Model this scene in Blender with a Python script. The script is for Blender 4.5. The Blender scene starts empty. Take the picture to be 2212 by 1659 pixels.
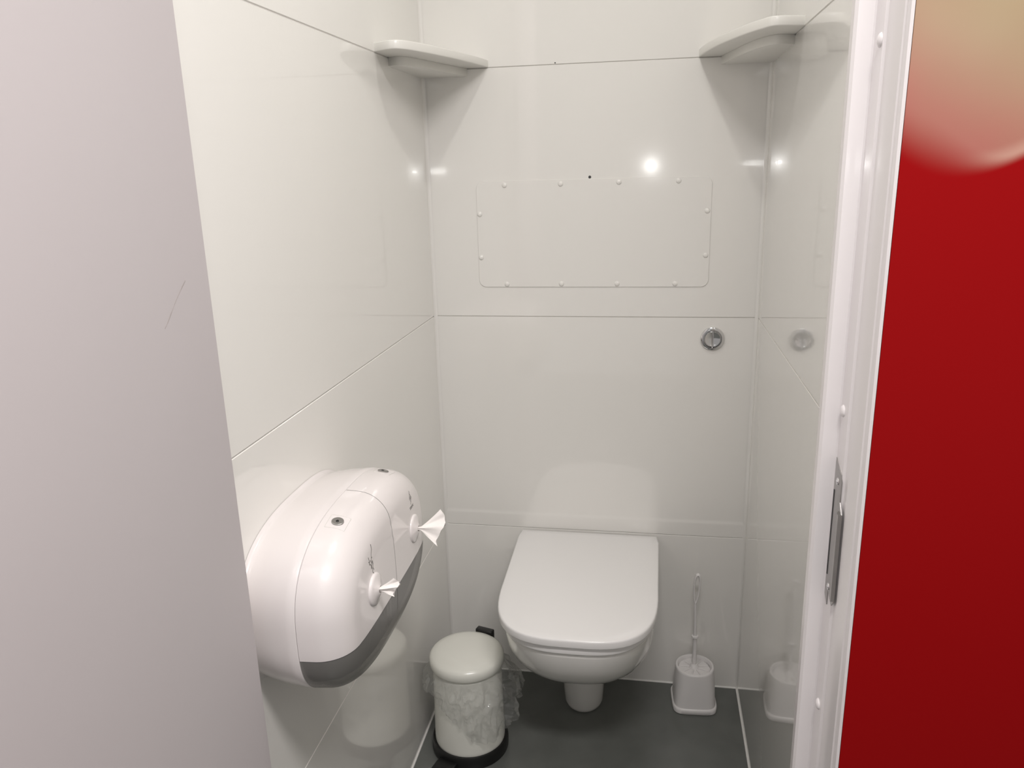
import bpy, bmesh, math, random
from math import sin, cos, pi, radians
from mathutils import Vector, Matrix

sc = bpy.context.scene
C = sc.collection

# ------------------------------------------------------------------ camera
cam_d = bpy.data.cameras.new('camera')
cam = bpy.data.objects.new('camera', cam_d); C.objects.link(cam)
cam.location = (0.54179, -1.92982, 1.39551)
cam.rotation_mode = 'XYZ'
cam.rotation_euler = (1.300977, 0.026037, 0.169645)
cam_d.sensor_fit = 'HORIZONTAL'; cam_d.sensor_width = 36.0
cam_d.lens = 1699.22 / 2212 * 36.0
cam_d.clip_start = 0.01
sc.camera = cam

# ------------------------------------------------------------------ world, lamps, exposure
sc.view_settings.view_transform = 'Standard'
sc.view_settings.look = 'None'
sc.view_settings.gamma = 1
sc.view_settings.use_curve_mapping = False
sc.view_settings.exposure = 0.0
w = bpy.data.worlds.new('world'); sc.world = w; w.use_nodes = True
bg = w.node_tree.nodes['Background']
bg.inputs[0].default_value = (1.0, 0.965, 0.945, 1)
bg.inputs[1].default_value = 0.36

def lamp(name, kind, loc, power, color, size=0.1, size_y=None, rot=(0, 0, 0), shape='DISK'):
    d = bpy.data.lights.new(name, kind); d.energy = power; d.color = color
    if kind == 'AREA':
        d.shape = shape; d.size = size
        if size_y: d.size_y = size_y
    else:
        d.shadow_soft_size = size
    o = bpy.data.objects.new(name, d); C.objects.link(o); o.location = loc; o.rotation_euler = rot
    return o
lamp('cubicle_light', 'AREA', (0.425, -0.72, 2.330), 2.3, (1.0, 0.98, 0.93), 0.05)
lamp('cubicle_fill_light', 'AREA', (0.425, -0.72, 2.336), 0.9, (1.0, 0.98, 0.93), 0.50)  # added broad fill lamp, softens the shadows under the corner shelves
lamp('corridor_light', 'AREA', (0.78, -1.85, 2.38), 31.0, (1.0, 0.955, 0.94), 0.7, 0.25, shape='RECTANGLE')
lamp('phone_flash', 'POINT', (0.546, -1.925, 1.382), 2.7, (1.0, 0.99, 0.97), 0.004)

# ------------------------------------------------------------------ materials
def mat(name, col, rough=0.4, metal=0.0, coat=0.0, coat_rough=0.03, spec=0.5, noise=0.0, nscale=8.0,
        bump=0.0, bscale=40.0, rvar=0.0, sss=0.0):
    m = bpy.data.materials.new(name); m.use_nodes = True
    nt = m.node_tree; b = nt.nodes['Principled BSDF']
    b.inputs['Base Color'].default_value = (*col, 1)
    b.inputs['Roughness'].default_value = rough
    b.inputs['Metallic'].default_value = metal
    b.inputs['Specular IOR Level'].default_value = spec
    b.inputs['Coat Weight'].default_value = coat
    b.inputs['Coat Roughness'].default_value = coat_rough
    if sss:
        b.inputs['Subsurface Weight'].default_value = sss
        b.inputs['Subsurface Radius'].default_value = (0.01, 0.01, 0.01)
    if noise or bump or rvar:
        tc = nt.nodes.new('ShaderNodeTexCoord')
        n = nt.nodes.new('ShaderNodeTexNoise'); n.inputs['Scale'].default_value = nscale
        n.inputs['Detail'].default_value = 5
        nt.links.new(tc.outputs['Object'], n.inputs['Vector'])
        if noise:
            mx = nt.nodes.new('ShaderNodeMix'); mx.data_type = 'RGBA'
            mx.inputs['A'].default_value = (*[c * (1 - noise) for c in col], 1)
            mx.inputs['B'].default_value = (*[min(1, c * (1 + noise)) for c in col], 1)
            nt.links.new(n.outputs['Fac'], mx.inputs['Factor'])
            nt.links.new(mx.outputs['Result'], b.inputs['Base Color'])
        if rvar:
            mr = nt.nodes.new('ShaderNodeMapRange')
            mr.inputs['To Min'].default_value = max(0, rough - rvar); mr.inputs['To Max'].default_value = rough + rvar
            nt.links.new(n.outputs['Fac'], mr.inputs['Value']); nt.links.new(mr.outputs['Result'], b.inputs['Roughness'])
        if bump:
            n2 = nt.nodes.new('ShaderNodeTexNoise'); n2.inputs['Scale'].default_value = bscale
            nt.links.new(tc.outputs['Object'], n2.inputs['Vector'])
            bp = nt.nodes.new('ShaderNodeBump'); bp.inputs['Strength'].default_value = bump
            bp.inputs['Distance'].default_value = 0.001
            nt.links.new(n2.outputs['Fac'], bp.inputs['Height']); nt.links.new(bp.outputs['Normal'], b.inputs['Normal'])
    return m

def panel_material():
    # glossy white laminate: clear top layer over a slightly warm white, fine upright brushing
    m = mat('white_laminate', (0.850, 0.835, 0.800), rough=0.11, coat=1.0, coat_rough=0.015, spec=0.35, noise=0.012, nscale=2.0)
    nt = m.node_tree; b = nt.nodes['Principled BSDF']
    tc = nt.nodes.new('ShaderNodeTexCoord'); mp = nt.nodes.new('ShaderNodeMapping')
    mp.inputs['Scale'].default_value = (160, 160, 1.2)
    n = nt.nodes.new('ShaderNodeTexNoise'); n.inputs['Scale'].default_value = 1.0; n.inputs['Detail'].default_value = 2
    nt.links.new(tc.outputs['Object'], mp.inputs['Vector']); nt.links.new(mp.outputs['Vector'], n.inputs['Vector'])
    bp = nt.nodes.new('ShaderNodeBump'); bp.inputs['Strength'].default_value = 0.02; bp.inputs['Distance'].default_value = 0.001
    nt.links.new(n.outputs['Fac'], bp.inputs['Height'])
    nt.links.new(bp.outputs['Normal'], b.inputs['Coat Normal'])
    return m

M_WALL = panel_material()
M_SEAL = mat('white_sealant', (0.86, 0.85, 0.82), rough=0.5)
M_GROOVE = mat('seam_filler', (0.66, 0.64, 0.61), rough=0.7)
M_FRAME = mat('white_frame_lacquer', (0.84, 0.81, 0.81), rough=0.3, coat=0.4, coat_rough=0.08, bump=0.05, bscale=60)
M_LEAF = mat('pale_lilac_door_laminate', (0.525, 0.487, 0.492), rough=0.5, spec=0.3, noise=0.02, nscale=4)
M_SCUFF = mat('grey_scuff', (0.40, 0.36, 0.35), rough=0.8, noise=0.25, nscale=90)
M_FLOOR = mat('grey_vinyl', (0.125, 0.132, 0.122), rough=0.33, noise=0.22, nscale=14, bump=0.15, bscale=220, rvar=0.05)
M_CERAMIC = mat('white_ceramic', (0.80, 0.79, 0.76), rough=0.12, coat=0.5, coat_rough=0.02)
M_SEAT = mat('white_seat_plastic', (0.83, 0.82, 0.81), rough=0.25, coat=0.2, coat_rough=0.06)
M_DISP = mat('white_gloss_plastic', (0.80, 0.755, 0.745), rough=0.38, coat=0.9, coat_rough=0.018)
M_DARKGAP = mat('dark_plastic', (0.05, 0.05, 0.05), rough=0.5)
M_CHROME = mat('chrome', (0.72, 0.72, 0.72), rough=0.08, metal=1.0)
M_STEEL = mat('brushed_steel', (0.42, 0.41, 0.40), rough=0.36, metal=1.0, noise=0.12, nscale=60)
M_BLACK = mat('black_plastic', (0.008, 0.008, 0.008), rough=0.35)
M_BIN = mat('cream_white_enamel', (0.76, 0.76, 0.70), rough=0.25, coat=0.2, coat_rough=0.06)
M_BRUSH = mat('white_brush_plastic', (0.80, 0.78, 0.77), rough=0.35)
M_TISSUE = mat('tissue_paper', (0.90, 0.86, 0.83), rough=0.9, spec=0.1, sss=0.2, bump=0.3, bscale=120)
M_PRINT = mat('grey_print', (0.16, 0.15, 0.14), rough=0.6)
M_SHELF = mat('white_shelf_board', (0.80, 0.79, 0.75), rough=0.35, coat=0.2, coat_rough=0.1)
M_CEIL = mat('white_ceiling', (0.8, 0.79, 0.77), rough=0.6)

def mat_window():
    m = mat('smoked_translucent_plastic', (0.27, 0.265, 0.25), rough=0.22)
    nt = m.node_tree; b = nt.nodes['Principled BSDF']; out = nt.nodes['Material Output']
    t = nt.nodes.new('ShaderNodeBsdfTransparent'); t.inputs[0].default_value = (0.75, 0.75, 0.74, 1)
    mx = nt.nodes.new('ShaderNodeMixShader'); mx.inputs[0].default_value = 0.62
    nt.links.new(t.outputs[0], mx.inputs[1]); nt.links.new(b.outputs[0], mx.inputs[2])
    nt.links.new(mx.outputs[0], out.inputs['Surface'])
    return m
M_WINDOW = mat_window()

def mat_bag():
    m = bpy.data.materials.new('clear_plastic_film'); m.use_nodes = True
    nt = m.node_tree; nt.nodes.clear()
    out = nt.nodes.new('ShaderNodeOutputMaterial')
    t = nt.nodes.new('ShaderNodeBsdfTransparent'); t.inputs[0].default_value = (0.96, 0.96, 0.96, 1)
    g = nt.nodes.new('ShaderNodeBsdfGlossy'); g.inputs['Roughness'].default_value = 0.09
    d = nt.nodes.new('ShaderNodeBsdfTranslucent'); d.inputs[0].default_value = (0.88, 0.9, 0.88, 1)
    d2 = nt.nodes.new('ShaderNodeBsdfDiffuse'); d2.inputs[0].default_value = (0.88, 0.9, 0.88, 1)
    lw = nt.nodes.new('ShaderNodeLayerWeight'); lw.inputs[0].default_value = 0.25
    fr = nt.nodes.new('ShaderNodeMapRange'); fr.inputs['To Min'].default_value = 0.08; fr.inputs['To Max'].default_value = 0.5
    nt.links.new(lw.outputs['Facing'], fr.inputs['Value'])
    tc = nt.nodes.new('ShaderNodeTexCoord')
    n = nt.nodes.new('ShaderNodeTexNoise'); n.inputs['Scale'].default_value = 55; n.inputs['Detail'].default_value = 4
    n.inputs['Distortion'].default_value = 1.6; n.inputs['Scale'].default_value = 30
    n.noise_type = 'RIDGED_MULTIFRACTAL'; n.normalize = True
    bp = nt.nodes.new('ShaderNodeBump'); bp.inputs['Strength'].default_value = 1.0; bp.inputs['Distance'].default_value = 0.003
    nt.links.new(tc.outputs['Object'], n.inputs['Vector']); nt.links.new(n.outputs['Fac'], bp.inputs['Height'])
    for x in (g, lw, d2): nt.links.new(bp.outputs['Normal'], x.inputs['Normal'])
    ad = nt.nodes.new('ShaderNodeMixShader'); ad.inputs[0].default_value = 0.5
    nt.links.new(d.outputs[0], ad.inputs[1]); nt.links.new(d2.outputs[0], ad.inputs[2])
    m1 = nt.nodes.new('ShaderNodeMixShader'); m1.inputs[0].default_value = 0.11
    nt.links.new(t.outputs[0], m1.inputs[1]); nt.links.new(ad.outputs[0], m1.inputs[2])
    m2 = nt.nodes.new('ShaderNodeMixShader')
    nt.links.new(fr.outputs[0], m2.inputs[0]); nt.links.new(m1.outputs[0], m2.inputs[1]); nt.links.new(g.outputs[0], m2.inputs[2])
    nt.links.new(m2.outputs[0], out.inputs['Surface'])
    return m
M_BAG = mat_bag()

def mat_red():
    # red wall cladding printed with a soft-edged flesh-toned picture in its upper part
    m = mat('red_printed_cladding', (0.255, 0.002, 0.003), rough=0.35, spec=0.12)
    nt = m.node_tree; b = nt.nodes['Principled BSDF']; N = nt.nodes.new; L = nt.links.new
    tc = N('ShaderNodeTexCoord'); sp = N('ShaderNodeSeparateXYZ'); L(tc.outputs['Object'], sp.inputs[0])
    def mth(op, a, b_=None, c=None):
        n = N('ShaderNodeMath'); n.operation = op
        for i, v in enumerate((a, b_, c)):
            if v is None: continue
            if isinstance(v, (int, float)): n.inputs[i].default_value = v
            else: L(v, n.inputs[i])
        return n.outputs[0]
    def rng(v, a, b_, c=0.0, d=1.0):
        n = N('ShaderNodeMapRange'); n.interpolation_type = 'SMOOTHSTEP'
        n.inputs['From Min'].default_value = a; n.inputs['From Max'].default_value = b_
        n.inputs['To Min'].default_value = c; n.inputs['To Max'].default_value = d
        L(v, n.inputs['Value']); return n.outputs[0]
    def mixc(f, A, B):
        n = N('ShaderNodeMix'); n.data_type = 'RGBA'; L(f, n.inputs['Factor'])
        for k, v in (('A', A), ('B', B)):
            if isinstance(v, tuple): n.inputs[k].default_value = (*v, 1)
            else: L(v, n.inputs[k])
        return n.outputs['Result']
    x, z = sp.outputs[0], sp.outputs[2]
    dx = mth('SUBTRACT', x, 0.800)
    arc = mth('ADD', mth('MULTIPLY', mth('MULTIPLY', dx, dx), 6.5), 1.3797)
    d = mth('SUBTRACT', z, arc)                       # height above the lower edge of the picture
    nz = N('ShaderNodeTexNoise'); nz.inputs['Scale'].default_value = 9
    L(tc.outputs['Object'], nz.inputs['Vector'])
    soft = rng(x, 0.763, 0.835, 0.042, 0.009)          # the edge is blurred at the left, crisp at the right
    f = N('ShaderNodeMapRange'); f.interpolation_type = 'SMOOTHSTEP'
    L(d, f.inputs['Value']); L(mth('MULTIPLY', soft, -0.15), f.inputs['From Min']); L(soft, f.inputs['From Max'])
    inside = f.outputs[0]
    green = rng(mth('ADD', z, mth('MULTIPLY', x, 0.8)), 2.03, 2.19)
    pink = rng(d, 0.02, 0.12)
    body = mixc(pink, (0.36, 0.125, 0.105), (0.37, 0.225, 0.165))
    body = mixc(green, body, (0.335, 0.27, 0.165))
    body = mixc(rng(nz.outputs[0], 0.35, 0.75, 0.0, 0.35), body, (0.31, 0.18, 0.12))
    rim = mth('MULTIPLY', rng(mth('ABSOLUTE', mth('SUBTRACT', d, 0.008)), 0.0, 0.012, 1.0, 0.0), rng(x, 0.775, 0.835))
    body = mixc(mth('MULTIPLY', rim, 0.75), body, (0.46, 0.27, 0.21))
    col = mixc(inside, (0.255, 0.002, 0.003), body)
    L(col, b.inputs['Base Color'])
    return m
M_RED = mat_red()

# ------------------------------------------------------------------ mesh helpers
def root_loc(o):
    v = Vector((0, 0, 0))
    while o is not None:
        v += o.location; o = o.parent
    return v

def link(name, bm, m, parent=None, smooth=True, angle=38, loc=None):
    """bm is in world coordinates; the object's origin is its parent's (or loc)."""
    base = root_loc(parent) if parent else Vector(loc or (0, 0, 0))
    if base.length > 0: bmesh.ops.translate(bm, verts=bm.verts, vec=-base)
    me = bpy.data.meshes.new(name); bm.to_mesh(me); bm.free()
    me.materials.append(m)
    if smooth:
        me.polygons.foreach_set('use_smooth', [True] * len(me.polygons))
        me.set_sharp_from_angle(angle=radians(angle))
    o = bpy.data.objects.new(name, me); C.objects.link(o)
    if parent: o.parent = parent
    else: o.location = base
    return o

def thing(name, loc, label, cat, group=None):
    o = bpy.data.objects.new(name, None); C.objects.link(o); o.location = loc
    o.empty_display_size = 0.05
    o['label'] = label; o['category'] = cat
    if group: o['group'] = group
    return o
def tag(o, label, cat, group=None):
    o['label'] = label; o['category'] = cat
    if group: o['group'] = group
    return o
def struct(o, label=None, cat=None):
    o['kind'] = 'structure'
    if label: o['label'] = label
    if cat: o['category'] = cat
    return o

def box(bm, x0, x1, y0, y1, z0, z1, bev=0.0, seg=2):
    vs = [bm.verts.new((x, y, z)) for x in (x0, x1) for y in (y0, y1) for z in (z0, z1)]
    fs = [(0, 1, 3, 2), (4, 6, 7, 5), (0, 4, 5, 1), (2, 3, 7, 6), (0, 2, 6, 4), (1, 5, 7, 3)]
    faces = [bm.faces.new([vs[i] for i in f]) for f in fs]
    if bev > 0:
        es = list({e for f in faces for e in f.edges})
        bmesh.ops.bevel(bm, geom=es, offset=bev, segments=seg, profile=0.5, affect='EDGES')
    return bm

def loft(bm, rings, cap0=True, cap1=True, closed=True):
    R = [[bm.verts.new(p) for p in r] for r in rings]
    n = len(R[0])
    for a, b in zip(R, R[1:]):
        for j in range(n if closed else n - 1):
            k = (j + 1) % n
            bm.faces.new((a[j], a[k], b[k], b[j]))
    if cap0: bm.faces.new(list(reversed(R[0])))
    if cap1: bm.faces.new(R[-1])
    bmesh.ops.recalc_face_normals(bm, faces=bm.faces)
    return bm

def circle(cx, cy, z, r, n=48, e=2.0, ry=None, ph=0.0):
    ry = ry or r; out = []
    for i in range(n):
        t = 2 * pi * i / n
        c, s = cos(t), sin(t)
        x = math.copysign(abs(c) ** (2 / e), c) * r; y = math.copysign(abs(s) ** (2 / e), s) * ry
        out.append((cx + x * cos(ph) - y * sin(ph), cy + x * sin(ph) + y * cos(ph), z))
    return out

def tube(bm, path, r, n=10, caps=True, rads=None):
    path = [Vector(p) for p in path]; rings = []
    up = None
    for i, p in enumerate(path):
        t = (path[min(i + 1, len(path) - 1)] - path[max(i - 1, 0)]).normalized()
        if up is None:
            up = Vector((0, 0, 1)) if abs(t.z) < 0.9 else Vector((0, 1, 0))
        u = (up - t * up.dot(t)).normalized(); v = t.cross(u); up = u
        rr = rads[i] if rads else r
        rings.append([tuple(p + (u * cos(2 * pi * j / n) + v * sin(2 * pi * j / n)) * rr) for j in range(n)])
    return loft(bm, rings, caps, caps)

def disc_x(x, yc, zc, r, n=32, rz=None):        # ring in the y-z plane
    rz = rz or r
    return [(x, yc + r * cos(2 * pi * i / n), zc + rz * sin(2 * pi * i / n)) for i in range(n)]
def disc_y(y, xc, zc, r, n=40):                 # ring in the x-z plane
    return [(xc + r * cos(2 * pi * i / n), y, zc + r * sin(2 * pi * i / n)) for i in range(n)]
def prism(bm, poly, z0, z1):
    return loft(bm, [[(x, y, z0) for x, y in poly], [(x, y, z1) for x, y in poly]])

W = 0.80; Z1, Z2, Z3, ZC = 0.451, 1.0307, 1.6189, 2.36
YF = -1.085; TH = 0.05
G = 0.0008                                       # half width of a panel seam

# ------------------------------------------------------------------ room shell
def panels(bm, axis, lo, hi, zs, side):
    """stacked laminate sheets with fine open seams; the face of each lies at the wall plane."""
    for a, b in zip(zs, zs[1:]):
        a_ = a + (G if a > 0 else 0); b_ = b - (G if b < ZC else 0)
        if axis == 'x':
            x0, x1 = (-0.01, 0.0) if side == 'left' else (W, W + 0.01)
            box(bm, x0, x1, lo, hi, a_, b_, 0.0009, 1)
        else:
            box(bm, lo, hi, 0.0, 0.01, a_, b_, 0.0009, 1)

bm = bmesh.new(); panels(bm, 'x', YF, 0.0, [0, Z1, Z2, Z3, ZC], 'left')
wl = struct(link('wall_left', bm, M_WALL, angle=30))
bm = bmesh.new(); box(bm, -0.05, -0.0012, YF, 0.05, 0, ZC); link('seam_backing', bm, M_GROOVE, wl, smooth=False)
bm = bmesh.new(); panels(bm, 'x', YF, 0.0, [0, Z2, Z3, ZC], 'right')
wr = struct(link('wall_right', bm, M_WALL, angle=30))
bm = bmesh.new(); box(bm, W + 0.0012, W + 0.05, YF, 0.05, 0, ZC); link('seam_backing', bm, M_GROOVE, wr, smooth=False)

bm = bmesh.new()
# the sheets of the back wall lie back a hair in both corners; the middle one rolls forward onto the proud bottom sheet
WX = [(0.0, 0.0008), (0.045, 0.0001), (0.055, 0.0), (W - 0.055, 0.0), (W - 0.045, 0.0001), (W, 0.0008)]
def back_sheet(prof):
    loft(bm, [[(x, y + (dy if y < 0.005 else 0), z) for y, z in prof] for x, dy in WX])
def flat_sheet(z0, z1, y=0.0):
    back_sheet([(y + 0.0009, z0), (y, z0 + 0.0009), (y, z1 - 0.0009), (y + 0.0009, z1), (0.01, z1), (0.01, z0)])
flat_sheet(Z3 + G, ZC); flat_sheet(Z2 + G, Z3 - G)
prof = [(0.0, Z2 - G)]
for i in range(9):
    t = i / 8; prof.append((-0.0012 * (t - sin(2 * pi * t) / (2 * pi)), 0.500 - 0.016 * t))
prof += [(-0.0012, Z1 + G), (0.01, Z1 + G), (0.01, Z2 - G)]
back_sheet(prof); flat_sheet(0.0, Z1 - G, -0.0012)
wb = struct(link('wall_back', bm, M_WALL, angle=30))
bm = bmesh.new(); box(bm, -0.0, W, 0.0022, 0.05, 0, ZC); link('seam_backing', bm, M_GROOVE, wb, smooth=False)

# facade of the cubicle block seen beside and above the doorway
bm = bmesh.new()
box(bm, 0.7465, 2.6, -1.201, -1.14, 0.0, 2.5)
box(bm, 0.0, 0.7465, -1.201, -1.14, ZC, 2.5)
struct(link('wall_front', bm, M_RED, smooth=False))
bm = bmesh.new(); box(bm, -2.2, -0.001, -1.201, -1.09, 0.0, 2.5)
struct(link('wall_outside', bm, M_FRAME, smooth=False))

bm = bmesh.new(); box(bm, -2.2, 2.6, -3.4, 0.05, -0.05, 0.0)
struct(link('floor', bm, M_FLOOR, smooth=False))
bm = bmesh.new(); box(bm, -0.05, W + 0.05, -1.14, 0.05, ZC, ZC + 0.04)
struct(link('ceiling', bm, M_CEIL, smooth=False))

# corner coves
def cove(name, cx, sx):
    r = 0.008; pts = [(cx - sx * 0.0, 0.0)]
    for i in range(9):
        a = pi / 2 * i / 8
        pts.append((cx + sx * r * (1 - sin(a)), -r * (1 - cos(a))))
    bm = bmesh.new(); prism(bm, pts[:], 0.0, ZC)
    return struct(link(name, bm, M_WALL, angle=60))
cove('trim_1', 0.0, 1); cove('trim_2', W, -1)

# sealant beads where floor meets walls
def bead(name, p0, p1):
    bm = bmesh.new(); tube(bm, [p0, p1], 0.0030, 8); return struct(link(name, bm, M_SEAL))
bead('baseboard_back', (0, -0.0012, 0.0005), (W, -0.0012, 0.0005))
bead('baseboard_left', (0.0005, 0, 0.0005), (0.0005, YF, 0.0005))
bead('baseboard_right', (W - 0.0005, 0, 0.0005), (W - 0.0005, YF, 0.0005))

# door frame post on the latch side
FX = 0.745                                          # face of the reveal
poly = [(0.805, -1.066), (0.7285, -1.066), (0.7265, -1.069), (0.7265, -1.081), (0.729, -1.085), (0.7435, -1.085), (FX, -1.0865),
        (FX, -1.1165), (FX + .0025, -1.119), (FX + .0025, -1.1365), (FX, -1.139), (FX, -1.176),
        (FX + .0018, -1.179), (FX + .0018, -1.182), (FX, -1.185), (FX - .0008, -1.197), (FX + .0012, -1.2), (FX + .0012, -1.139), (0.805, -1.139)]
bm = bmesh.new(); prism(bm, poly, 0.0, ZC)
fr = struct(link('trim_3', bm, M_FRAME, angle=25))
for z, y in ((1.4978, -1.109), (1.1393, -1.096), (0.7854, -1.1025)):
    bm = bmesh.new()
    loft(bm, [disc_x(FX + .0002 - 0.0035 * sin(a), y, z, 0.0065 * cos(a) + 0.0002, 20) for a in [pi / 2 * i / 6 for i in range(7)]])
    link('screw_cap', bm, M_FRAME, fr)
# strike plate
def strike():
    x = FX - 0.0010
    bm = bmesh.new()
    y0, y1, za, zb = -1.0885, -1.121, 0.922, 1.081
    outline = [(y0, zb + 0.004), (y0 - 0.006, zb), (y1 + 0.006, zb - 0.006), (y1 + 0.003, zb - 0.014), (y1 + 0.003, zb - 0.036),
               (y1 - 0.007, zb - 0.046), (y1 - 0.007, za + 0.010), (y1 + 0.001, za + 0.002), (y0 - 0.012, za + 0.010), (y0 - 0.012, za - 0.008), (y0, za)]
    loft(bm, [[(x + 0.0012, y, z) for y, z in outline], [(x, y, z) for y, z in outline]])
    p = link('strike_plate', bm, M_STEEL, fr, angle=30)
    p['label'] = 'brushed metal strike plate'
    bm = bmesh.new(); box(bm, x - 0.0006, x + 0.0002, -1.0935, -1.0910, za + 0.026, zb - 0.032)
    link('slot', bm, M_DARKGAP, p, smooth=False)
    bm = bmesh.new()                                # bent lip along the outer side
    lip = [(x - 0.0002, y1 + 0.004), (x - 0.0030, y1 - 0.002), (x - 0.0030, y1 - 0.008), (x + 0.0008, y1 - 0.008)]
    prism(bm, lip, za + 0.012, zb - 0.046); link('lip', bm, M_STEEL, p, angle=30)
    for z in (zb - 0.018, za + 0.016):
        bm = bmesh.new()
        loft(bm, [disc_x(x, -1.1035, z, 0.0042, 18), disc_x(x - 0.0010, -1.1035, z, 0.0036, 18)])
        box(bm, x - 0.0015, x - 0.0009, -1.1063, -1.1007, z - 0.0006, z + 0.0006)
        link('screw', bm, M_CHROME, p)
strike()

# left end strip of the doorway and the opened door leaf
bm = bmesh.new(); prism(bm, [(-.05, -1.2), (-.05, -1.085), (0.028, -1.085), (0.028, -1.115), (0.0, -1.115), (0.0, -1.2)], 0.0, ZC)
struct(link('trim_4', bm, M_FRAME))
hx, hy = 0.044, -1.1005
a = math.atan2(-0.85, -0.05); ux, uy = cos(a), sin(a); nx, ny = uy, -ux       # n points away from the cubicle side
if nx > 0: nx, ny = -nx, -ny
def leafpt(s, t): return (hx + ux * s + nx * t, hy + uy * s + ny * t)
bm = bmesh.new()
pl = [leafpt(0.0, 0.001), leafpt(0.001, 0.0), leafpt(0.859, 0), leafpt(0.86, 0.001), leafpt(0.86, 0.04), leafpt(0, 0.04)]
prism(bm, pl, 0.008, 2.20)
door = struct(link('door_1', bm, M_LEAF, angle=30))
random.seed(4)
bm = bmesh.new()                                     # thin scuff on the leaf
sc0, sc1 = Vector((0.0435, 0, 1.2846)), Vector((0.0890, 0, 1.2402))
pts = []
for i in range(15):
    t = i / 14; s = sc0.x + (sc1.x - sc0.x) * t + 0.0012 * sin(t * 5); z = sc0.z + (sc1.z - sc0.z) * t
    q = leafpt(s, -0.0001); wdt = 0.0006 + 0.0005 * abs(sin(9 * t + 1)) * (1.0 if (t < .3 or t > .6) else 0.3)
    pts.append((q[0], q[1], z, wdt))
rings = [[(x, y, z + wd), (x + 0.0002, y, z), (x, y, z - wd)] for x, y, z, wd in pts]
loft(bm, rings); link('scuff_mark', bm, M_SCUFF, door, smooth=False)

# ------------------------------------------------------------------ corner shelves
def arc_pts(ctrl, n=8):
    """smooth curve through control points (Catmull-Rom)"""
    out = []; P = [ctrl[0]] + ctrl + [ctrl[-1]]
    for i in range(1, len(P) - 2):
        p0, p1, p2, p3 = [Vector(q) for q in P[i - 1:i + 3]]
        for k in range(n):
            t = k / n
            out.append(tuple(0.5 * ((2 * p1) + (p2 - p0) * t + (2 * p0 - 5 * p1 + 4 * p2 - p3) * t * t + (3 * p1 - p0 - 3 * p2 + p3) * t ** 3)))
    out.append(tuple(ctrl[-1])); return out
def corner_shelf(side, A, B, label):
    X = (lambda v: v) if side == 'left' else (lambda v: W - v)
    t = thing('corner_shelf', (X(0.0), 0.0, 1.60), label, 'shelf', 'corner shelves')
    def slab(ctrl, z0, z1, bev, taper=0.0):
        pts = [(0.0, 0.0)] + arc_pts(ctrl)
        def inset(p, d):
            c = Vector((0.03, -0.08)); v = Vector(p)
            if p[0] < 1e-6 and p[1] > -1e-6: return p
            k = 1 - d / max((v - c).length, 0.03)
            q = c + (v - c) * k
            return (0.0 if p[0] < 1e-6 else q.x, 0.0 if p[1] > -1e-6 else q.y)
        rs = []
        for d, z in ((bev + taper, z0), (bev * .3 + taper, z0 + bev * .3), (0, z0 + bev), (0, z1 - bev), (bev * .3, z1 - bev * .3), (bev, z1)):
            rs.append([(X(inset(p, d)[0]), inset(p, d)[1], z) for p in pts])
        bm = bmesh.new(); loft(bm, rs); return bm
    link('shelf_board', slab(A, 1.6195, 1.6365, 0.0022), M_SHELF, t, angle=50)
    link('support_bracket', slab(B, 1.6015, 1.6195, 0.001, 0.012), M_SHELF, t, angle=50)
corner_shelf('left', [(0.0, -0.334), (0.040, -0.358), (0.066, -0.342), (0.095, -0.27), (0.122, -0.178), (0.148, -0.07), (0.161, 0.0)],
             [(0.0, -0.250), (0.036, -0.250), (0.074, -0.125), (0.110, 0.0)],
             'white corner shelf at the left end of the back wall, under the ceiling')
corner_shelf('right', [(0.0, -0.372), (0.050, -0.385), (0.072, -0.355), (0.097, -0.294), (0.130, -0.182), (0.152, -0.07), (0.160, 0.0)],
             [(0.0, -0.274), (0.038, -0.283), (0.072, -0.204), (0.111, 0.0)],
             'white corner shelf at the right end of the back wall, above the flush button')

# ------------------------------------------------------------------ access panel with rivets
t = thing('access_panel', (0.402, -0.001, 1.234), 'white rectangular access panel with rounded corners and plastic rivets on back wall', 'panel')
def rrect(x0, x1, z0, z1, r, n=6):
    out = []
    for cx, cz, a0 in ((x1 - r, z1 - r, 0), (x0 + r, z1 - r, 90), (x0 + r, z0 + r, 180), (x1 - r, z0 + r, 270)):
        for i in range(n + 1):
            a = radians(a0 + 90 * i / n); out.append((cx + r * cos(a), cz + r * sin(a)))
    return out
bm = bmesh.new()
o1 = rrect(0.1215, 0.6805, 1.1055, 1.3625, 0.018); o2 = rrect(0.1221, 0.6799, 1.1061, 1.3619, 0.018)
loft(bm, [[(x, -0.0002, z) for x, z in o1], [(x, -0.0016, z) for x, z in o1], [(x, -0.0022, z) for x, z in o2]])
link('cover_plate', bm, M_WALL, t, angle=30)
for x, z in ((.1919, 1.3524), (.3279, 1.3526), (.4661, 1.3538), (.604, 1.3538), (.1285, 1.2844), (.6717, 1.2841),
             (.1285, 1.1793), (.6715, 1.181), (.1919, 1.1125), (.3279, 1.1135), (.464, 1.1135), (.6024, 1.1135)):
    bm = bmesh.new()
    loft(bm, [disc_y(-0.0021 - 0.0032 * sin(a_), x, z, 0.0062 * cos(a_) + 0.0002, 18) for a_ in [pi / 2 * i / 5 for i in range(6)]])
    link('rivet', bm, M_WALL, t)
for nm, x, z, r, lab in (('drill_hole', 0.3974, 1.3665, 0.0034, 'small dark drill hole above the access panel'),
                    ('drill_hole', 0.3177, 1.6225, 0.0016, 'tiny dark speck of a hole high on the back wall between the shelves')):
    bm = bmesh.new(); loft(bm, [disc_y(-0.0001, x, z, r, 14), disc_y(-0.0008, x, z, r * .8, 14)])
    tag(link(nm, bm, M_DARKGAP, loc=(x, 0, z)), lab, 'hole')

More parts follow.
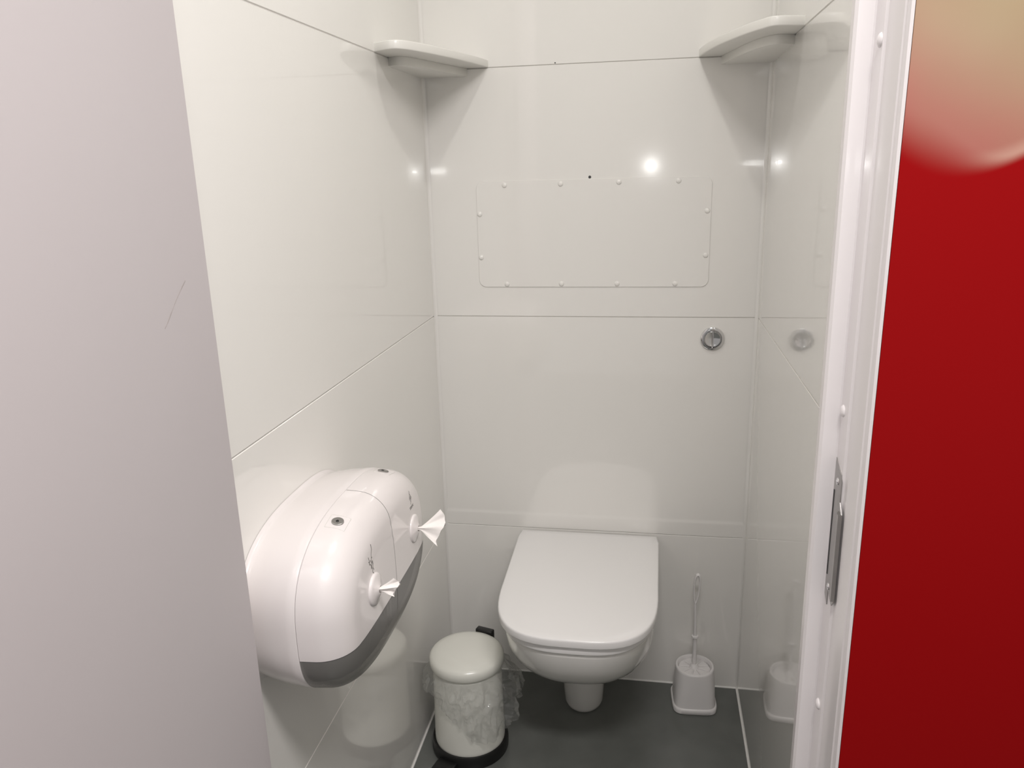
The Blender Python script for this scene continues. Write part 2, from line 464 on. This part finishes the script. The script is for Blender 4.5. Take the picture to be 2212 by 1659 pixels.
# ------------------------------------------------------------------ flush button
t = thing('flush_button', (0.6955, 0.0, 0.979), 'round chrome flush button with dished centre on the back wall', 'flush button')
bx, bz = 0.6955, 0.979
bm = bmesh.new()
prof = [(0.0255, 0.0), (0.0258, 0.003), (0.0245, 0.006), (0.0215, 0.0075), (0.0195, 0.0075), (0.0188, 0.006), (0.0186, 0.002)]
loft(bm, [disc_y(-h, bx, bz, r * 1.12) for r, h in prof]); link('ring', bm, M_CHROME, t)
def half(s):
    bm = bmesh.new(); rs = []
    for d, h in ((0.0, 0.001), (0.0, 0.0085), (0.001, 0.0098), (0.004, 0.0092), (0.010, 0.0078)):
        ring = []
        for i in range(25):
            a_ = -pi / 2 + pi * i / 24
            ring.append((bx + s * (0.0010 + max(0.0, (0.0185 - d) * cos(a_) - .0005)), -h, bz + (0.0188 - d) * sin(a_)))
        rs.append(ring)
    loft(bm, rs); return bm
for s in (-1, 1): link('push_half', half(s), M_CHROME, t, angle=60)

# ------------------------------------------------------------------ toilet
TC = 0.3955
t = thing('toilet', (TC, 0, 0), 'white wall-hung toilet with its lid closed, below the back wall', 'toilet')
def dring(w_b, w_f, yb, yf, z, e=3.0, ymid=None, n=34, nb=7, cr=0.004):
    """D outline: straight back at yb, sides, superelliptic front reaching yf"""
    ymid = ymid if ymid is not None else yb + (yf - yb) * 0.52
    out = []
    for i in range(n + 1):                         # front arc right -> left
        th = pi * i / n; c, s = cos(th), sin(th)
        x = math.copysign(abs(c) ** (2 / e), c) * w_f; y = ymid + (yf - ymid) * abs(s) ** (2 / e)
        out.append((TC + x, y, z))
    for i in range(1, nb + 1):
        k = i / nb; out.append((TC - (w_f + (w_b - w_f) * k) + (cr if i == nb else 0), ymid + (yb - ymid) * k, z))
    for i in range(0, nb):
        k = 1 - i / nb; out.append((TC + (w_f + (w_b - w_f) * k) - (cr if i == 0 else 0), ymid + (yb - ymid) * k, z))
    return out
# bowl
bm = bmesh.new(); rs = []
for z, wb_, wf, yb, yf, e in ((0.211, .045, .050, -.12, -.235, 2.2), (0.213, .070, .082, -.09, -.290, 2.2), (0.220, .094, .110, -.06, -.338, 2.25), (0.233, .115, .131, -.03, -.376, 2.3),
                         (0.254, .131, .147, -.018, -.410, 2.35), (0.28, .144, .1575, -.012, -.438, 2.4), (0.31, .153, .1655, -.008, -.462, 2.5), (0.34, .160, .170, -.006, -.479, 2.6),
                         (0.37, .165, .1730, -.005, -.490, 2.7), (0.395, .167, .1740, -.005, -.4960, 2.8), (0.4015, .167, .1740, -.005, -.497, 2.8), (0.406, .165, .1715, -.006, -.494, 2.8)):
    rs.append(dring(wb_, wf + (.003 if .22 < z < .36 else 0), yb, yf, .407 - (.407 - z) * .885, e))
loft(bm, rs); link('bowl', bm, M_CERAMIC, t, angle=60)
# outlet cowl
bm = bmesh.new(); rs = []
for z, r, yf in ((0.0, .0475, -.156), (0.003, .0500, -.160), (0.012, .0520, -.163), (0.05, .0535, -.170), (0.12, .0560, -.184), (0.24, .0600, -.215)):
    ring = []
    for i in range(25):
        a_ = pi * i / 24; ring.append((TC - .006 + r * cos(a_), yf + r * 1.25 - r * 1.25 * sin(a_), z))
    ring += [(TC - .006 - r, -0.005, z), (TC - .006 + r, -0.005, z)]
    rs.append(ring)
loft(bm, rs); link('outlet_cowl', bm, M_CERAMIC, t, angle=60)
# seat
bm = bmesh.new(); rs = []
for z, d in ((0.4095, .012), (0.4098, .0020), (0.4108, .0005), (0.413, 0), (0.4240, 0), (0.4257, .0008), (0.4263, .003), (0.4265, .014)):
    rs.append(dring(.176 - d, .1765 - d, -.035, -.5035 + d, z, 2.9, -.27))
loft(bm, rs); link('seat', bm, M_SEAT, t, angle=60)
# lid
bm = bmesh.new(); rs = []
for z, d in ((0.4302, .014), (0.4304, .0018), (0.4312, .0004), (0.433, 0.0), (0.4445, 0), (0.4472, .0006), (0.4488, .0020), (0.4495, .0042), (0.4500, .020), (0.4503, .06)):
    rs.append(dring(.1845 - d, .1812 - d, -.0105 - min(d, .02), -.511 + d, z, 3.15, -.275))
loft(bm, rs); link('lid', bm, M_SEAT, t, angle=60)
for s in (-1, 1):
    bm = bmesh.new(); box(bm, TC + s * .075 - .018, TC + s * .075 + .018, -0.034, -0.012, 0.405, 0.430, 0.003)
    link('hinge', bm, M_SEAT, t)

# ------------------------------------------------------------------ toilet brush and its holder
bx_, by_ = 0.680, -0.0725
t = thing('brush_holder', (bx_, by_, 0), 'white plastic toilet brush holder with square flared foot, right of the toilet', 'brush holder')
bm = bmesh.new(); rs = []
for z, r, e in ((0.0, .055, 4.5), (0.002, .0575, 4.5), (0.012, .058, 4.5), (0.0155, .0565, 4.4), (0.0165, .0545, 4.2), (0.03, .0535, 4.0), (0.06, .0525, 3.2),
                (0.09, .0508, 2.5), (0.108, .0498, 2.2), (0.112, .0495, 2.1), (0.1135, .0480, 2.0), (0.1135, .0445, 2.0), (0.111, .0428, 2.0), (0.104, .0420, 2.0), (0.100, .0415, 2.0)):
    rs.append(circle(bx_, by_, z, r, 56, e, ph=0.06))
loft(bm, rs); link('holder_cup', bm, M_BRUSH, t, angle=50)

t = thing('toilet_brush', (bx_, by_ , 0.1), 'white plastic toilet brush with long looped handle, standing in its holder', 'brush')
cx, cy = bx_ - 0.001, by_ + 0.002
bm = bmesh.new(); rs = [circle(cx, cy, z, r, 40) for z, r in ((0.1010, .040), (0.1030, .040), (0.1035, .037), (0.1045, .014), (0.110, .011), (0.116, .0075))]
loft(bm, rs); link('splash_guard', bm, M_BRUSH, t, angle=40)
for k in range(9):
    a_ = 2 * pi * k / 9 + .3
    bm = bmesh.new()
    tube(bm, [(cx + .012 * cos(a_), cy + .012 * sin(a_), .1062), (cx + .026 * cos(a_), cy + .026 * sin(a_), .1052), (cx + .038 * cos(a_), cy + .038 * sin(a_), .1036)], 0.0022, 8)
    link('rib', bm, M_BRUSH, t)
bm = bmesh.new()
tube(bm, [(cx, cy, .110), (cx - .0008, cy + .001, .19), (cx - .002, cy + .002, .245), (cx - .0035, cy + .003, .293)], 0.004, 14,
     rads=[.0062, .0054, .0036, .0032]); link('shaft', bm, M_BRUSH, t)
bm = bmesh.new()
loft(bm, [circle(cx - .0008, cy + .001, z, r, 24) for z, r in ((.1925, .0055), (.194, .0088), (.197, .0092), (.199, .0085), (.200, .0050))]); link('collar', bm, M_BRUSH, t)
bm = bmesh.new()                                                   # elongated hanging loop
n = 48; path = []
for i in range(n):
    a_ = 2 * pi * i / n
    path.append(Vector((cx - .0035 + .0005 + 0.0068 * sin(a_) * (1 + .25 * -cos(a_)) + .004 * (0.5 - 0.5 * cos(a_)), cy + .003, .334 - .041 * cos(a_))))
rings = []
for i in range(n):
    tg = (path[(i + 1) % n] - path[i - 1]).normalized(); u = Vector((0, 1, 0)); v = tg.cross(u)
    rr = .0026 + .0014 * max(0, -cos(2 * pi * i / n)) ** 3
    rings.append([tuple(path[i] + (u * cos(2 * pi * j / 10) * 1.3 + v * sin(2 * pi * j / 10)) * rr) for j in range(10)])
rings.append(rings[0]); loft(bm, rings, False, False); bmesh.ops.remove_doubles(bm, verts=bm.verts, dist=1e-6)
link('handle_loop', bm, M_BRUSH, t)

# ------------------------------------------------------------------ pedal bin and its liner
BX, BY = 0.1225, -0.310
t = thing('pedal_bin', (BX, BY, 0), 'small cream-white pedal bin with black foot ring, between left wall and toilet', 'bin')
dirf = Vector((-0.28, -1.0, 0)).normalized(); dirs = Vector((dirf.y, -dirf.x, 0))
def lathe(prof, cx_, cy_, n=64):
    bm = bmesh.new(); loft(bm, [circle(cx_, cy_, z, r, n) for r, z in prof]); return bm
link('foot_ring', lathe([(.090, 0.0), (.0945, .002), (.0955, .012), (.0950, .026), (.0925, .033), (.089, .034), (.0875, .030)], BX, BY), M_BLACK, t, angle=50)
link('body', lathe([(.080, .028), (.0862, .0285), (.0870, .034), (.0868, .040), (.0845, .150), (.0832, .245), (.0815, .248)], BX, BY), M_BIN, t, angle=50)
link('lid', lathe([(.0835, .240), (.0895, .2402), (.0908, .242), (.0910, .2515), (.0904, .2575), (.0880, .2620), (.0830, .2660), (.070, .2700), (.045, .2728), (.010, .2738)], BX, BY), M_BIN, t, angle=60)
def obox(bm, c, half, bev):
    b2 = bmesh.new(); box(b2, -half[0], half[0], -half[1], half[1], -half[2], half[2], bev, 3)
    Mx = Matrix.Translation(c) @ Matrix((( dirs.x, dirf.x, 0, 0), (dirs.y, dirf.y, 0, 0), (0, 0, 1, 0), (0, 0, 0, 1)))
    bmesh.ops.transform(b2, matrix=Mx, verts=b2.verts)
    me = bpy.data.meshes.new('tmp'); b2.to_mesh(me); b2.free(); bm.from_mesh(me); bpy.data.meshes.remove(me)
    return bm
cb = Vector((BX, BY, 0))
bm = bmesh.new(); obox(bm, cb - dirf * 0.097 + Vector((0, 0, .255)), (.023, .009, .014), .003)
obox(bm, cb - dirf * 0.094 + Vector((0, 0, .135)), (.012, .006, .11), .002)
link('hinge', bm, M_BLACK, t, angle=40)
bm = bmesh.new(); obox(bm, cb + dirf * 0.106 + Vector((-.012, 0, .012)), (.026, .022, .007), .004)
link('pedal', bm, M_BLACK, t, angle=40)
# liner
random.seed(11)
bm = bmesh.new(); rings = []; n = 240
def prof_bag(th, k):
    """th angle, k 0..1 from under the lid down to the loose hem"""
    right = 0.5 + 0.5 * cos(th - 0.35)              # 1 towards the toilet
    leftb = max(0.0, cos(th - (pi + 0.25))) ** 6
    front = max(0.0, cos(th + pi * 0.36))
    hem = 0.175 - 0.035 * right - 0.065 * front ** 2 + 0.012 * leftb + 0.010 * sin(3 * th + 1) + 0.006 * sin(7 * th) + 0.004 * sin(13 * th + 2)
    z = 0.2375 + (hem - 0.2375) * k
    flare = 0.006 + 0.034 * right ** 2 + 0.022 * leftb
    r = 0.0862 + flare * (sin(min(1, k * 1.5) * pi / 2)) * (1.0 - 0.35 * k * (1 - right))
    wob = 0.0040 * sin(11 * th + 5 * k) + 0.0028 * sin(23 * th - 7 * k + 1) + 0.0018 * sin(41 * th + 11 * k)
    r += wob * (0.25 + k) * (0.4 + right)
    if right < 0.35: r = min(r, 0.112)
    lim = 0.0895
    return max(r, lim), z
from mathutils import noise as mn
NR = 34
for i in range(NR):
    k = i / (NR - 1); ring = []
    for j in range(n):
        th = 2 * pi * j / n; r, z = prof_bag(th, k)
        q = Vector((cos(th) * 2.6, sin(th) * 2.6, z * 16))
        ridge = 1 - 2.2 * abs(mn.noise(q * 1.5)); ridge2 = 1 - 2.2 * abs(mn.noise(q * 3.7 + Vector((3, 1, 7))))
        r = max(0.0882, r + (0.0075 * ridge + 0.0040 * ridge2 - 0.004) * min(1.0, k * 4))
        z += 0.004 * mn.noise(q * 2.1 + Vector((9, 4, 2))) * k
        x = BX + r * cos(th); y = BY + r * sin(th)
        ring.append((max(x, 0.003), y, z))
    rings.append(ring)
loft(bm, rings, False, False)
tag(link('bin_liner', bm, M_BAG, loc=(BX, BY, 0.15), angle=40), 'clear crumpled plastic bag hanging out under the lid of the pedal bin', 'bin bag')

# ------------------------------------------------------------------ twin toilet paper dispenser
YC, ZD, A_, B_ = -0.862, 0.787, 0.208, 0.133
t = thing('paper_dispenser', (0.0, YC, 0.655), 'large white twin toilet paper dispenser with grey lower window on the left wall', 'paper dispenser')
NS = 160
def sring(x, ins, e=2.75, dz=0.0):
    a, b = A_ - ins, B_ - ins; out = []
    for i in range(NS):
        th = 2 * pi * i / NS; c, s = cos(th), sin(th)
        out.append((x, YC + math.copysign(abs(c) ** (2 / e), c) * a, ZD + dz + math.copysign(abs(s) ** (2 / e), s) * b))
    return out
XS = 0.086
bm = bmesh.new()
loft(bm, [sring(x, i) for x, i in ((0.0005, .006), (0.003, .0085), (0.006, .0105), (0.012, .0095), (0.030, .0050), (0.05, .0020), (0.07, .0003), (XS - .0022, -.0004), (XS - .0010, .0006), (XS - .0008, .004))])
link('back_shell', bm, M_DISP, t, angle=50)
# inner core seen only through the gaps and the smoked window
bm = bmesh.new(); loft(bm, [sring(x, i) for x, i in ((XS - .004, .006), (.112, .012), (.130, .022), (.140, .034))])
link('inner_housing', bm, M_DARKGAP, t, angle=50)
for y_ in (-0.900, -0.886, -0.872):
    bm = bmesh.new(); loft(bm, [[q for q in disc_x(x, y_, .732, .0040, 12, .030)] for x in (.100, .1475)])
    link('inner_rib', bm, M_WINDOW, t)
def cover_rings():
    out = []; r = 0.052
    out.append((XS - .0004, .0008)); out.append((XS, 0.0)); out.append((XS + .010, .0006))
    x0 = 0.1035; i0 = 0.0012
    for k in range(1, 13):
        a_ = pi / 2 * 0.90 * k / 12
        out.append((x0 + r * 0.97 * sin(a_), i0 + r * (1 - cos(a_)) * 1.0))
    lx, li = out[-1]
    for q, dx in ((.062, .0018), (.080, .0030), (.100, .0038), (.120, .0041)):
        out.append((lx + dx, q))
    return out
def cover_piece(name, m, cuts):
    bm = bmesh.new(); loft(bm, [sring(x, i) for x, i in cover_rings()], False, True)
    for co, no in cuts:                               # keep the side the normal points away from
        g = bm.verts[:] + bm.edges[:] + bm.faces[:]
        bmesh.ops.bisect_plane(bm, geom=g, plane_co=co, plane_no=no, clear_outer=True)
    o = link(name, bm, m, t, angle=50)
    return o
ZW = 0.757; g_ = 0.0005
def cover(yside, top): 
    s = 1 if yside > 0 else -1
    c = [((0, YC + s * g_, 0), (0, -s, 0))]
    c.append(((0, 0, ZW + .0004), (0, 0, -1)) if top else ((0, 0, ZW - .0004), (0, 0, 1)))
    return c
for s in (-1, 1):
    cover_piece('front_cover', M_DISP, cover(s, True))
    cover_piece('smoked_window', M_WINDOW, cover(s, False))['label'] = 'grey translucent lower window'
def cover_x(y, z):
    """front surface x of the cover at (y, z), and the top surface height for a given x"""
    best = 0.155
    R = cover_rings()
    for x, ins in R:
        a, b = A_ - ins, B_ - ins
        if (abs(y - YC) / a) ** 2.75 + (abs(z - ZD) / b) ** 2.75 <= 1: best = x
    return best
def top_z(x, y):
    R = cover_rings(); ins = 0
    for (xa, ia), (xb, ib) in zip(R, R[1:]):
        if xa <= x <= xb: ins = ia + (ib - ia) * (x - xa) / (xb - xa)
    a, b = A_ - ins, B_ - ins
    return ZD + b * (1 - (abs(y - YC) / a) ** 2.75) ** (1 / 2.75)
# locks on the top of each half
def seated(name, y, x, r, m, hgt, parent, rim=0.0005, n=28):
    bm = bmesh.new(); rs = []
    for rr, h in ((r, -0.002), (r, hgt), (r * .86, hgt + rim), (r * .8, hgt + rim)):
        ring = []
        for i in range(n):
            a_ = 2 * pi * i / n; xx, yy = x + rr * cos(a_), y + rr * sin(a_)
            ring.append((xx, yy, top_z(x, y) + (top_z(x + .01, y) - top_z(x - .01, y)) / .02 * (xx - x) + (top_z(x, y + .01) - top_z(x, y - .01)) / .02 * (yy - y) + h))
        rs.append(ring)
    loft(bm, rs); return link(name, bm, m, parent, angle=50)
for y in (-0.957, -0.757):
    x = 0.1095
    lk = seated('lock', y, x, 0.0088, M_STEEL, 0.0010, t); lk['label'] = 'round metal lock'
    seated('keyhole', y - .0008, x, 0.0022, M_BLACK, 0.0018, lk)
    bm = bmesh.new()                                   # embossed square seam round the lock
    h = 0.0145
    pts = [(x + a2 * h, y + b2 * h) for a2, b2 in ((-1, -1), (1, -1), (1, 1), (-1, 1))]
    for (xa, ya), (xb, yb) in zip(pts, pts[1:] + pts[:1]):
        seg = []
        for k in range(5):
            xx, yy = xa + (xb - xa) * k / 4, ya + (yb - ya) * k / 4
            seg.append((xx, yy, top_z(xx, yy) + 0.0001))
        tube(bm, seg, 0.00035, 6)
    link('lock_surround', bm, M_GROOVE, t)
# spout discs
for y in (-0.957, -0.757):
    z = 0.808; xf = cover_x(y, z)
    bm = bmesh.new()
    loft(bm, [disc_x(xf + h, y, z, r, 40) for r, h in ((.0245, -.003), (.0245, .0008), (.0235, .0028), (.021, .0040), (.012, .0062), (.0075, .0082), (.0055, .0085), (.0045, .006), (.004, .002))])
    link('spout', bm, M_DISP, t, angle=50)
# printed marks: a hand pulling paper on the near half, a rhombus emblem and a line of text on the far half
def strokes(name, y0, z0, lines, r=0.00042, sx=1.0):
    bm = bmesh.new()
    for ln in lines:
        pth = []
        for u, v in ln:
            yy, zz = y0 + u * 0.001 * sx, z0 + v * 0.001; pth.append((cover_x(yy, zz) + 0.0022, yy, zz))
        xm = sum(p[0] for p in pth) / len(pth); pth = [(cover_front(p[1], p[2]), p[1], p[2]) for p in pth]
        tube(bm, pth, r, 6)
    return link(name, bm, M_PRINT, t)
def cover_front(y, z):
    R = cover_rings(); lo = None
    def F(ins):
        a, b = A_ - ins, B_ - ins
        return (abs(y - YC) / a) ** 2.75 + (abs(z - ZD) / b) ** 2.75 - 1
    for (xa, ia), (xb, ib) in zip(R, R[1:]):
        fa, fb = F(ia), F(ib)
        if fa <= 0 < fb:
            return xa + (xb - xa) * (0 - fa) / (fb - fa)
    return R[-1][0]
strokes('pictogram', -0.957, 0.848, [
    [(-9, 8), (-6, 5), (-3, 7), (0, 5), (2, 8)], [(2, 8), (4, 14), (8, 20), (9, 27)], [(0, 5), (1, 0), (-1, -4), (1, -8), (0, -13)],
    [(4, 4), (5, -2), (3, -6), (5, -11)], [(-4, 2), (-2, -2), (-3, -6)], [(-7, 14), (-6, 9), (-8, 3), (-4, 2)], [(1, 0), (4, 4)], [(0, -13), (3, -15), (1, -18)], [(2, 8), (5, 9)]], 0.00062)
strokes('emblem', -0.757, 0.862, [
    [(0, 9), (-5, 2), (0, -5), (5, 2), (0, 9)], [(-2.2, 2), (0, 4.5), (2.2, 2), (0, -.5), (-2.2, 2)], [(0, 9), (3, 13)], [(0, -5), (-3, -9)],
    [(-9, -12), (-9, -16)], [(-11, -12), (-7, -12)], [(-5, -12), (-2, -12), (-2, -16), (-5, -16), (-5, -12)], [(1, -16), (1, -12), (4, -12), (4, -14), (1, -14), (4, -16)], [(7, -12), (7, -16)], [(10, -12), (7, -14), (10, -16)]], 0.00055)

# tissue ends pulled through the spouts
def tissue(y, z, spread, length, dirv, roll, label):
    xf = cover_x(y, z) + 0.006
    bm = bmesh.new(); rings = []; n = 44; d = Vector(dirv).normalized()
    side = Vector(roll); side = (side - d * side.dot(d)).normalized(); up = d.cross(side)
    org = Vector((xf - .004, y, z))
    for i in range(17):
        k = i / 16; L = length * k
        wd = 0.0028 + (spread - 0.0028) * max(0.0, (k - .22) / .78) ** 1.05
        th = 0.0026 + 0.0030 * sin(pi * min(1, k * 1.2))
        ring = []
        for j in range(n):
            a_ = 2 * pi * j / n; s = sin(a_); c = cos(a_)
            pl_ = 0.0016 * (0.35 + k) * sin(c * 6 + 2.0 * k) + 0.0007 * k * sin(c * 17 + 1)
            wav = c * wd
            end = (0.0022 * sin(c * 4 + 1) + 0.0010 * sin(c * 11)) * k ** 3 - 0.10 * length * c * c * k + 0.13 * length * sin(c * 2.2) * k
            ring.append(tuple(org + d * (L + end) + side * wav + up * (s * th * (1 - .55 * k) * (1 - .5 * abs(c)) + pl_)))
        rings.append(ring)
    loft(bm, rings)
    return tag(link('tissue', bm, M_TISSUE, loc=(xf, y, z), angle=70), label, 'tissue', 'tissue ends at the dispenser spouts')
tissue(-0.957, 0.808, 0.0135, 0.034, (1.0, -0.05, 0.22), (-.3, .3, 1), 'short crumpled end of white toilet paper in the near spout of the dispenser')
tissue(-0.757, 0.808, 0.031, 0.047, (1.0, 0.15, 0.02), (-.2, .45, 1), 'longer fanned-out end of white toilet paper in the far spout of the dispenser')

# ------------------------------------------------------------------ ceiling light fitting of the cubicle (above the frame)
bm = bmesh.new()
loft(bm, [circle(0.425, -0.72, z, r, 40) for z, r in ((ZC - .0005, .270), (ZC - .010, .272), (ZC - .014, .266), (ZC - .012, .256), (ZC - .004, .254))])
tag(link('ceiling_light', bm, M_FRAME, loc=(0.425, -0.72, ZC)), 'round white light fitting on the cubicle ceiling', 'ceiling light')
